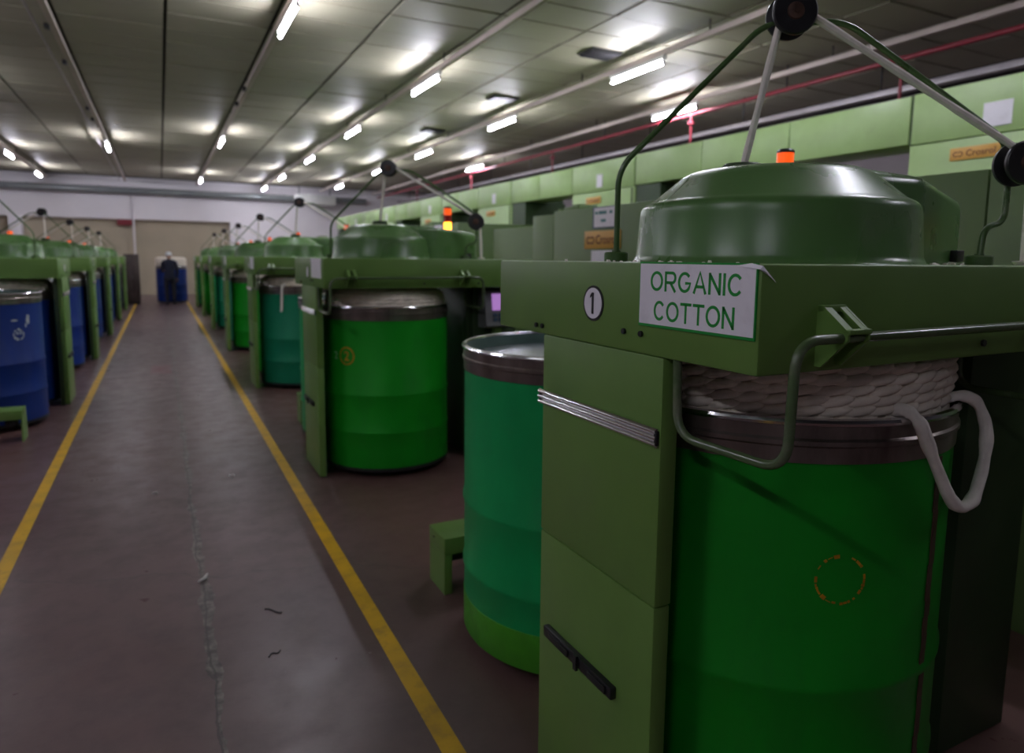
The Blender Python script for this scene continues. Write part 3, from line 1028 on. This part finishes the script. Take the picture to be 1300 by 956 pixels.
WD = {'O': .042, 'R': .037, 'G': .041, 'A': .038, 'N': .034, 'I': .006, 'C': .039, 'T': .035}
for word, yl, zz in (('ORGANIC', 0.312, BZ1 - 0.0625), ('COTTON', 0.298, BZ1 - 0.127)):
    w = stroke_letters(word, 0.0435, 0.0062, 0.0007, WD, 0.0062 if word == 'ORGANIC' else 0.0052)
    tgt = 0.272 if word == 'ORGANIC' else 0.240
    w.v = [(x * tgt / w.w, y, z) for x, y, z in w.v]
    w.xform(face_minus_x(-0.0045, yl, zz)).build('lettering', M['sign_green'], sg, smooth=False)
for ch in kids(m0):
    if ch.name.startswith('number_badge'):
        w = MB().box(-0.0045, 0.0045, -0.027, 0.027, 0, 0.0008)
        w.add([(x, y, z) for z in (0, .0008) for x, y in ((-.0045, .027), (-.0045, .018), (-.012, .013), (-.012, .019))], [(4, 5, 6, 7), (3, 2, 1, 0), (0, 1, 5, 4), (1, 2, 6, 5), (2, 3, 7, 6), (3, 0, 4, 7)])
        w.xform(face_minus_x(-0.0028, 0.543, 1.511)).build('lettering', M['ink'], ch, smooth=False)
tp = MB()
tp.add([(-0.006, 0.02, 1.617), (-0.006, 0.06, 1.612), (-0.008, -0.002, 1.606), (-0.004, -0.006, 1.612), (0.03, -0.004, 1.585), (0.032, -0.005, 1.581), (-0.002, -0.009, 1.603)],
       [(0, 1, 2, 3), (3, 2, 6, 5, 4)])
tag(tp.build('tape_end', M['white'], m0), 'torn strip of tape at the corner of the sign')
# dust along the top edge of the foreground beam
dm = MB()
for k in range(16):
    v = random.uniform(0.05, 0.75)
    dm.lathe([(random.uniform(.003, .008), BZ1 - .001), (random.uniform(.002, .004), BZ1 + random.uniform(.002, .006))], 7, (random.uniform(.02, .08), v), cap1=True)
for k in range(26):
    u = random.uniform(0.95, 1.45)
    dm.lathe([(random.uniform(.006, .016), BZ1 - .001), (random.uniform(.002, .006), BZ1 + random.uniform(.003, .008))], 7, (u, random.uniform(.28, .36) + .1 * max(0, u - .9)), cap1=True)
tag(dm.build('lint_dust', M['sliver'], m0), kind='stuff')

# faded ochre ring and rust seam on the foreground can
fr_ = random.Random(5)
ring = MB()
a = 0.0
while a < 2 * math.pi - 0.05:
    da = fr_.uniform(0.10, 0.34)
    if not (math.radians(62) < a < math.radians(95)) and fr_.random() < 0.86:
        w_ = fr_.uniform(.003, .008)
        q = ring_mb(0.0575 - w_ / 2 + fr_.uniform(-.002, .002), 0.0575 + w_ / 2, 0.0012, a, a + da * 0.8, 5)
        ring.add(q.v, q.f)
    a += da
wrap_can(ring, math.radians(-24.5), 0.894, CR + .0005).build('stencil_ring', M['yellow_mark'], c0, smooth=False)
sm = MB()
for k in range(24):
    z = 0.08 + k * 0.045
    x = 0.004 * fr_.uniform(-1, 1)
    sm.box(-0.012 + x, 0.012 + x, z, z + 0.046, 0, 0.0025)
wrap_can(sm, math.radians(9.6), 0.0, CR + .0005).build('rust_seam', M['rust'], c0, smooth=False)
# numbered can of the second machine
c2 = right[0][1]
q = ring_mb(0.056, 0.067, 0.0012)
wrap_can(q, math.radians(-53), 0.907, CR + .0005).build('stencil_ring', M['yellow_mark'], c2, smooth=False)
q = text_mb('2', 0.07, 0.045, 0.0012, bold=0.01)
q.v = [(x - 0.0225, y - 0.035, z) for x, y, z in q.v]
wrap_can(q, math.radians(-53), 0.907, CR + .0005).build('lettering', M['yellow_mark'], c2, smooth=False)
q = text_mb('2', 0.055, 0.034, 0.0012)
q.v = [(x - 0.017, y - 0.027, z) for x, y, z in q.v]
wrap_can(q, math.radians(-66), 0.905, CR + .0005).build('lettering', M['white_mark'], c2, smooth=False)

# loose loops of cotton hanging over the rim


def rim_loop(coil, spec, r, label):
    pts = []
    for ph, R, z in spec:
        a = math.radians(ph)
        pts.append(Vector((R * math.sin(a), -R * math.cos(a), z)))
    o = MB().tube(pts, lambda t: r * (1 + 0.10 * math.sin(t * 37) + 0.06 * math.sin(t * 83)), 12, fillet=0.05, fseg=6).build('cotton_loop', M['sliver'])
    o.location = coil.location
    return tag(o, label, 'cotton strand')


rim_loop(k0, [(-9, 0.435, 1.275), (-8, 0.475, 1.292), (-7, 0.508, 1.27), (-3, 0.512, 1.20), (7, 0.515, 1.075), (13, 0.520, 1.035), (19, 0.535, 1.045), (27, 0.545, 1.13),
              (31, 0.545, 1.21), (31, 0.520, 1.275), (28, 0.485, 1.292), (26, 0.44, 1.275)], 0.0145, 'loose loop of cotton rope hanging over the rim of the foreground can')
rim_loop(right[1][2], [(-30, 0.43, 1.275), (-31, 0.475, 1.290), (-32, 0.51, 1.262), (-33, 0.51, 1.05), (-34, 0.508, 0.96)], 0.016,
         'loose cotton end hanging down the third can right of the aisle')

# amber warning lights


def warning_light(x, y, label, z0, tall=True, lit=True):
    r = empty('warning_light', (x, y, z0 + .051), 0, label, 'warning light', 'warning lights on the machines')
    MB().lathe([(0.012, -0.05), (0.012, 0.30)], 10, cap0=True).build('pole', M['dark'], r)
    MB().lathe([(0.034, 0.30), (0.034, 0.375)], 20, cap0=True, cap1=True).build('amber_lens', M['lamp_amber'] if lit else M['lamp_orange'], r)
    MB().lathe([(0.034, 0.377), (0.034, 0.44)], 20, cap0=True, cap1=True).build('red_lens', M['lamp_red'], r)
    MB().lathe([(0.034, 0.442), (0.034, 0.50)], 20, cap0=True, cap1=True).build('orange_lens', M['lamp_orange'], r)
    MB().lathe([(0.036, 0.50), (0.036, 0.508), (0.028, 0.516)], 20, cap0=True, cap1=True).build('cap', M['black'], r)
    return r


WL = [(XR + 1.375, YR + 1.185)]
for i in range(NR):
    lab = 'orange tower light behind the dome of the %s' % ('foreground machine' if i == 0 else ORD[i] + ' machine right of the aisle')
    warning_light(XR + 1.375, YR + PITCH * i + 1.185, lab, 1.52, True, i in (1, 2, 5))

# control console of the second machine
cs = empty('control_console', (2.37, 4.86, 0), 0, 'grey control console with purple screen beside the second machine', 'console')
MB().box(-0.03, 0.03, -0.0, 0.06, 0.02, 1.1, 0.004).build('post', M['machine'], cs)
MB().box(-0.12, 0.12, -0.08, 0.14, 0.0, 0.02, 0.004).build('foot', M['machine'], cs)
hs = MB().prism([(-0.02, 1.08), (-0.06, 1.10), (-0.02, 1.37), (0.1, 1.37), (0.1, 1.08)], -0.13, 0.16).xform(Matrix(((0, 0, 1, 0), (1, 0, 0, 0), (0, 1, 0, 0), (0, 0, 0, 1)))).build('housing', M['grey_plastic'], cs)
TL = Matrix.Translation((0, -0.045, 1.24)) @ Matrix.Rotation(math.radians(-8.2), 4, 'X')
MB().box(-0.075, 0.105, -0.004, 0.0, -0.02, 0.11).xform(TL).build('screen', M['screen'], hs)
kp = MB()
for a_ in range(4):
    for b_ in range(2):
        kp.box(-0.07 + a_ * .045, -0.04 + a_ * .045, -.006, 0, -.105 + b_ * .035, -.08 + b_ * .035)
kp.xform(TL).build('key_pad', M['navy'], hs)
MB().lathe([(0.02, 1.37), (0.028, 1.38), (0.02, 1.392)], 14, (0.06, 0.04), cap0=True, cap1=True).build('stop_button', M['lamp_red'], cs)

# ------------------------------------------------------------------ carding machines and feed chutes on the right


def rings_logo(h, depth):
    mb = MB()
    r = h / 2
    a = ring_mb(r * 0.62, r, depth, math.radians(40), math.radians(320), 20, r, r)
    b = ring_mb(r * 0.62, r, depth, math.radians(-140), math.radians(140), 20, r * 2.55, r)
    mb.add(a.v, a.f)
    mb.add(b.v, b.f)
    return mb


def name_plate(parent, x, y_left, z0, wid, hei):
    p = MB().box(x - 0.012, x, y_left - wid, y_left, z0, z0 + hei, 0.002).build('name_plate', M['orange_plate'], parent)
    h = hei * 0.44
    lg = rings_logo(h, 0.002)
    lg.xform(face_minus_x(x - 0.012, y_left - wid * 0.07, z0 + hei * 0.25)).build('emblem', M['brown_ink'], p, smooth=False)
    t = text_mb('Crosrol', h * 1.15, wid * 0.58, 0.002, bold=0.012)
    t.xform(face_minus_x(x - 0.012, y_left - wid * 0.34, z0 + hei * 0.25)).build('lettering', M['brown_ink'], p, smooth=False)
    return p


XC = 3.3
for i in range(NR):
    y = YR + PITCH * i
    which = ORD[i]
    r = empty('carding_machine', (0, y, 0), 0, '%s green carding machine, between the can changers and the feed chutes' % which, 'textile machine', 'carding machines')
    MB().box(XC, 5.6, -0.55, 0.888, 0.0, 2.065, 0.006).build('cover_panel', M['card'], r)
    MB().box(XC, 5.6, 0.896, 1.30, 0.0, 2.04, 0.006).build('cover_panel', M['card'], r)
    MB().box(XC + 0.12, 5.4, 1.306, 2.45, 0.0, 1.955, 0.006).build('end_cover', M['card'], r)
    MB().box(XC + .02, 5.5, 0.886, 0.898, 0.05, 2.03).build('gasket', M['black'], r)
    tb = MB().box(XC + .05, XC + .35, 0.55, 0.80, 2.065, 2.10, 0.008)
    tb.box(XC + .1, XC + .3, 0.62, 0.74, 2.10, 2.125, 0.008)
    tb.box(XC + .05, XC + .09, 0.86, 0.90, 2.065, 2.09, 0.004)
    tb.build('lid_fitting', M['card'], r)
    name_plate(r, XC, 0.345, 1.715, 0.52, 0.15)
    nf = MB().box(XC - 0.010, XC, -0.10, 0.225, 1.885, 2.062, 0.0).build('notice_frame', M['navy'], r)
    MB().box(XC - 0.012, XC - .009, -0.09, 0.205, 1.893, 2.054).build('notice', M['white'], nf)
    tx = MB()
    for (a0, a1, z0, z1) in ((0.145, 0.19, 2.0, 2.022), (0.02, 0.135, 1.998, 2.026), (-0.06, -0.02, 2.0, 2.024), (0.03, 0.10, 1.935, 1.958)):
        tx.box(XC - .0135, XC - .012, a0, a1, z0, z1)
    tx.build('faded_print', M['teal_ink'], nf)
    MB().box(XC - 0.004, XC, -0.06, 0.245, 1.50, 1.70).build('paper', M['white'], r)

XS, ZT = 6.1, 3.12
signs = [(3.46, 1.6, 4.03), (9.15, 8.1, 9.77), (12.92, 12.0, 13.55), (16.65, 15.7, 17.2), (20.35, 19.4, 20.95), (24.0, 23.1, 24.6)]
for i, (ys, ya, yb) in enumerate(signs):
    r = empty('feed_chute', (0, 0, 0), 0, '%s tall pale green feed chute with orange name plate, behind the carding machines' % ORD[i], 'textile machine', 'feed chutes')
    MB().box(XS + 0.012, XS + 1.2, ya, yb, 0.0, 2.672, 0.004).build('tower', M['chute'], r)
    mid = ya + (yb - ya) * (0.5 if i else 0.62)
    MB().box(XS, XS + 1.2, ya + .012, yb - .012, 2.68, ZT, 0.006).build('header_panel', M['chute'], r)
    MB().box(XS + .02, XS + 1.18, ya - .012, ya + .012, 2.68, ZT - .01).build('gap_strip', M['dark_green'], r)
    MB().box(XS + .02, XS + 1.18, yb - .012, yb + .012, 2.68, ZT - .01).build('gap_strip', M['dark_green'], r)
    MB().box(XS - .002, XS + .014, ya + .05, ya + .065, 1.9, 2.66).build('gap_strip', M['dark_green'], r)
    # bridge over the opening to the next tower
    ye = signs[i + 1][1] if i + 1 < len(signs) else yb + 2.1
    nb = 3 if i == 0 else 2
    for k in range(nb):
        a0 = yb + .012 + (ye - yb - .024) * k / nb
        a1 = yb + .012 + (ye - yb - .024) * (k + 1) / nb
        MB().box(XS + .004, XS + .5, a0 + .006, a1 - .006, 2.69, ZT - .004, 0.006).build('bridge_panel', M['chute'], r)
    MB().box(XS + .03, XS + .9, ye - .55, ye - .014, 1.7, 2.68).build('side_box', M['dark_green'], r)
    name_plate(r, XS + .012, ys + 0.20, 2.495, 0.40, 0.105)
    yp = ys - 0.05 if i == 0 else ys - 0.25
    w_ = MB().box(XS - 0.008, XS + .002, yp - 0.22 if i == 0 else yp, yp + (0.0 if i == 0 else 0.15), 2.735, 2.93).build('paper', M['white'], r)

# ------------------------------------------------------------------ left row: the same machines turned round
XL, YL, PL, NL = -0.935, 9.45, 3.65, 5
for i in range(NL):
    y = YL + PL * i
    skip = [o for o in kids(m0) if o.name.split('.')[0] in ('sign', 'tape_end', 'lint_dust')]
    skip += [g for o in kids(m0) if o.name.startswith('number_badge') for g in kids(o) if g.name.startswith('lettering')]
    m = copy_tree(m0, None, skip)
    m.location = (XL, y, 0)
    m.rotation_euler = (0, 0, math.pi)
    m.scale = (1, 1, 0.978)
    m['label'] = '%s green can changer in the row left of the aisle, above blue cans' % ORD[i]
    s = copy_tree(s0)
    s.location = (XL, y, 0)
    s.rotation_euler = (0, 0, math.pi)
    s.scale = (1, 1, 0.978)
    s['label'] = 'white cotton strand over the pulleys of the %s machine left of the aisle' % ORD[i]
    c = make_can((XL - .585, y - .515, 0), 'blue', 'blue cotton filled can under the %s machine left of the aisle' % ORD[i], 'filled blue cans under the left row')
    k = copy_tree(k1)
    k.location = (XL - .585, y - .515, 0)
    k.scale = c.scale = (1, 1, 0.978)
    k['label'] = 'mound of white cotton in the blue can of the %s machine left of the aisle' % ORD[i]
    e = make_can((XL - .585, y - 1.525, 0), 'blue', 'blue spare can in front of the %s machine left of the aisle' % ORD[i], 'spare blue cans of the left row', True)
    t = copy_tree(t0)
    t.location = (XL - .19, y - 2.16, 0)
    t.rotation_euler = (0, 0, math.pi)
    t['label'] = 'small green can stop on the floor before the %s machine left of the aisle' % ORD[i]
    warning_light(XL - 0.62 - .35, y - 0.95, 'orange tower light beside the dome of the %s machine left of the aisle' % ORD[i], 1.585, True, True).scale = (1, 1, 0.62)
    if i == 0:
        rp = random.Random(3)
        pm = MB()
        for k_ in range(9):
            a_ = k_ * 0.7 + rp.uniform(-.1, .1)
            q = ring_mb(0.038 + rp.uniform(-.004, .004), 0.050 + rp.uniform(-.003, .006), 0.0012, a_, a_ + rp.uniform(.3, .62), 4)
            pm.add(q.v, q.f)
        for (dx, dz, sx, sz) in ((-.014, 0.012, .010, .012), (.016, 0.012, .010, .012), (.10, .13, .022, .05), (.075, .08, .010, .02), (-.03, .13, .03, .008)):
            q = disc_mb(1.0, 0.0012, 9)
            q.v = [(x * sx * rp.uniform(.7, 1.2) + dx, yy * sz * rp.uniform(.7, 1.2) + dz, z) for x, yy, z in q.v]
            pm.add(q.v, q.f)
        tag(wrap_can(pm, math.radians(45), 0.89, CR + .0005).build('paint_mark', M['white_mark'], e, smooth=False), kind='stuff')

# ------------------------------------------------------------------ the worker with a can at the end of the aisle
gc = make_can((0.33, 26.45, 0), 'blue', 'blue can heaped with white cotton pushed along the aisle by a worker', None)
gk = empty('cotton_coil', (0.33, 26.45, 0), 0, 'tall heap of white cotton in the can at the end of the aisle', 'cotton')
MB().lathe([(0.45, 1.2), (0.47, 1.3), (0.475, 1.48), (0.455, 1.54), (0.38, 1.57), (0.05, 1.58)], 40, cap0=True, cap1=True).build('core', M['cotton'], gk)
for i, z in enumerate((1.31, 1.36, 1.41, 1.46, 1.51)):
    rope_ring(0.462, z, 0.028, 26, 40 + i, 5, 5).build('rope_ring', M['cotton'], gk, angle=180)


def skin_chain(name, joints, edges, material, parent, root=0, sub=2):
    me = bpy.data.meshes.new(name)
    me.from_pydata([j[:3] for j in joints], edges, [])
    o = bpy.data.objects.new(name, me)
    COL.objects.link(o)
    md = o.modifiers.new('skin', 'SKIN')
    md.use_smooth_shade = True
    for i, j in enumerate(joints):
        sv = me.skin_vertices[0].data[i]
        sv.radius = (j[3], j[4] if len(j) > 4 else j[3])
        sv.use_root = (i == root)
    sd = o.modifiers.new('subdivision', 'SUBSURF')
    sd.levels = sub
    sd.render_levels = sub
    bpy.context.view_layer.update()
    dg = bpy.context.evaluated_depsgraph_get()
    m2 = bpy.data.meshes.new_from_object(o.evaluated_get(dg))
    bpy.data.objects.remove(o, do_unlink=True)
    m2.materials.clear()
    m2.materials.append(material)
    m2.polygons.foreach_set('use_smooth', [True] * len(m2.polygons))
    o2 = bpy.data.objects.new(name, m2)
    COL.objects.link(o2)
    o2.parent = parent
    return o2


pn = empty('person', (0.26, 25.52, 0), 0, 'person in dark work clothes and white cap seen from behind, pushing the blue can', 'person')
J = [  # local: y away from the camera (towards the can)
    (0.00, 0.00, 0.95, 0.135, 0.11),   # 0 pelvis
    (0.00, 0.03, 1.12, 0.155, 0.115),    # 1 waist
    (0.00, 0.07, 1.30, 0.185, 0.13),   # 2 chest
    (0.00, 0.10, 1.42, 0.13, 0.09),    # 3 upper chest
    (0.00, 0.12, 1.50, 0.055, 0.055),  # 4 neck
    (-0.19, 0.10, 1.41, 0.062), (-0.225, 0.12, 1.14, 0.055), (-0.21, 0.26, 1.08, 0.038), (-0.19, 0.315, 1.09, 0.030),   # 5-8 left arm reaching to the can
    (0.19, 0.09, 1.41, 0.062), (0.235, 0.00, 1.15, 0.055), (0.225, 0.06, 0.94, 0.042), (0.215, 0.085, 0.87, 0.030),     # 9-12 right arm hanging
    (-0.095, 0.00, 0.88, 0.092), (-0.105, 0.05, 0.50, 0.062), (-0.10, -0.02, 0.10, 0.044),                             # 13-15 left leg
    (0.095, 0.00, 0.88, 0.092), (0.11, 0.02, 0.50, 0.062), (0.11, -0.14, 0.13, 0.044),                                 # 16-18 right leg
]
E_ = [(0, 1), (1, 2), (2, 3), (3, 4), (3, 5), (5, 6), (6, 7), (7, 8), (3, 9), (9, 10), (10, 11), (11, 12), (0, 13), (13, 14), (14, 15), (0, 16), (16, 17), (17, 18)]
skin_chain('body', J, E_, M['navy_cloth'], pn)
tr = skin_chain('trousers', [(0, 0, 0.97, 0.145, 0.12), (-0.095, 0.0, 0.84, 0.103), (-0.105, 0.05, 0.50, 0.078), (-0.10, -0.02, 0.09, 0.064),
                             (0.095, 0.0, 0.84, 0.103), (0.11, 0.02, 0.50, 0.078), (0.11, -0.135, 0.12, 0.064)],
                [(0, 1), (1, 2), (2, 3), (0, 4), (4, 5), (5, 6)], M['trouser'], pn)
for x, y0, z0, tilt in ((-0.10, 0.0, 0.0, 0.0), (0.11, -0.11, 0.03, 0.25)):
    sh = MB()
    sh.tube([(x, y0 - 0.08, z0 + 0.045), (x, y0 - 0.04, z0 + 0.055), (x, y0 + 0.04, z0 + 0.045), (x, y0 + 0.12, z0 + 0.036), (x, y0 + 0.17, z0 + 0.030)],
            lambda t: 0.03 + 0.018 * math.sin(math.pi * min(1, t * 0.9 + 0.1)), 12)
    sh.box(x - .042, x + .042, y0 - .1, y0 + .17, z0, z0 + .016, .006)
    sh.build('shoe', M['black'], pn)


def head():
    bm = bmesh.new()
    bmesh.ops.create_uvsphere(bm, u_segments=24, v_segments=16, radius=1)
    for v in bm.verts:
        x, y, z = v.co
        w_ = 0.074 * (1 - 0.18 * max(0, -z))
        d_ = 0.094
        v.co = Vector((x * w_, y * d_ + (0.012 * max(0, -z) if y > 0 else 0), z * 0.118))
    return MB().bm(bm)


hd = head()
hd.tube([(0, 0.085, 0.02), (0, 0.112, -0.018), (0, 0.092, -0.028)], 0.012, 8)           # nose
for s in (-1, 1):
    hd.tube([(s * 0.073, -0.005, 0.02), (s * 0.084, -0.012, 0.005), (s * 0.075, -0.004, -0.03)], 0.010, 8)   # ears
hm = Matrix.Translation((0.0, 0.155, 1.61)) @ Matrix.Rotation(math.radians(-12), 4, 'X')
hd.lathe([(0.05, -0.16), (0.048, -0.08)], 16, cap0=True)
ho = hd.xform(hm).build('head', M['skin'], pn, angle=180)
for s in (-1, 1):
    MB().lathe([(0.0005, -0.01), (0.009, -0.006), (0.010, 0), (0.009, 0.006), (0.0005, 0.01)], 10, axis=(0, 1, 0), origin=(s * 0.03, 0.085, 0.01)).xform(hm).build('eye', M['ink'], ho)
MB().box(-0.024, 0.024, 0.088, 0.098, -0.058, -0.050, .003).xform(hm).build('mouth', M['lamp_red'], ho)
MB().lathe([(0.078, -0.01), (0.080, 0.03), (0.070, 0.08), (0.045, 0.11), (0.005, 0.12)], 24, (0, -0.012)).xform(hm).build('hair', M['hair'], ho)
MB().lathe([(0.088, 0.005), (0.094, 0.012), (0.094, 0.06), (0.086, 0.10), (0.055, 0.133), (0.006, 0.14)], 24, (0, -0.004)).xform(hm).build('cap', M['cap'], ho)


def hand(name, wrist, fwd, palm_n, curl, side):
    """Palm and five fingers of unequal length."""
    f = Vector(fwd).normalized()
    n = Vector(palm_n)
    n = (n - f * n.dot(f)).normalized()
    s = f.cross(n) * side
    w = Vector(wrist)
    js = [(*w, 0.024, 0.018), (*(w + f * 0.045), 0.036, 0.016), (*(w + f * 0.085), 0.038, 0.014)]
    h = skin_chain(name, js, [(0, 1), (1, 2)], M['skin'], pn, sub=1)
    mb = MB()
    for k, ln in enumerate((0.068, 0.078, 0.072, 0.056)):
        b = w + f * 0.088 + s * (-0.027 + 0.018 * k)
        p1 = b + f * ln * 0.45 + n * ln * 0.15 * curl
        p2 = p1 + f * ln * 0.22 + n * ln * 0.30 * curl
        p3 = p2 + f * ln * 0.05 + n * ln * 0.25 * curl
        mb.tube([b - f * 0.012, b, p1, p2, p3], lambda t: 0.0088 - 0.002 * t, 8)
    b = w + f * 0.03 - s * 0.03
    mb.tube([b, b - s * 0.018 + f * 0.025, b - s * 0.020 + f * 0.052 + n * 0.012], lambda t: 0.0105 - 0.002 * t, 8)
    mb.build('fingers', M['skin'], h, angle=180)


hand('hand', (-0.19, 0.315, 1.09), (0.05, 0.5, 0.25), (0, 1, -0.4), 0.2, 1)
hand('hand', (0.215, 0.085, 0.87), (0, 0.15, -1), (-0.6, 0.6, 0), 1.0, -1)

# ------------------------------------------------------------------ litter on the floor
for i, (x, y, ln, rot, lab) in enumerate(((0.125, 3.62, 0.09, 0.9, 'curled white lint scrap on the patched joint in the aisle'), (-0.10, 5.12, 0.04, 0.3, 'small white lint scrap left of the joint in the aisle'),
                                          (0.40, 5.3, 0.035, 1.9, 'small white lint scrap near the right yellow line'))):
    p = [(x + ln * (t - .5) * math.cos(rot) + .01 * math.sin(t * 5), y + ln * (t - .5) * math.sin(rot), 0.009 + .003 * math.sin(t * 7)) for t in [j / 6 for j in range(7)]]
    tag(MB().tube(p, lambda t: 0.004 + 0.005 * math.sin(math.pi * t), 7).build('lint_scrap', M['lint']), lab, 'lint', 'lint scraps on the aisle floor')
for i, (x, y, ln, rot, lab) in enumerate(((0.39, 3.14, 0.09, -0.7, 'thin dark twig of waste on the aisle floor, farther one'), (0.345, 2.78, 0.06, 0.6, 'thin dark twig of waste on the aisle floor, nearer one'))):
    p = [(x + ln * (t - .5) * math.cos(rot), y + ln * (t - .5) * math.sin(rot) + .012 * math.sin(t * 6), 0.003) for t in [j / 6 for j in range(7)]]
    tag(MB().tube(p, 0.003, 6).build('waste_thread', M['ink']), lab, 'thread')
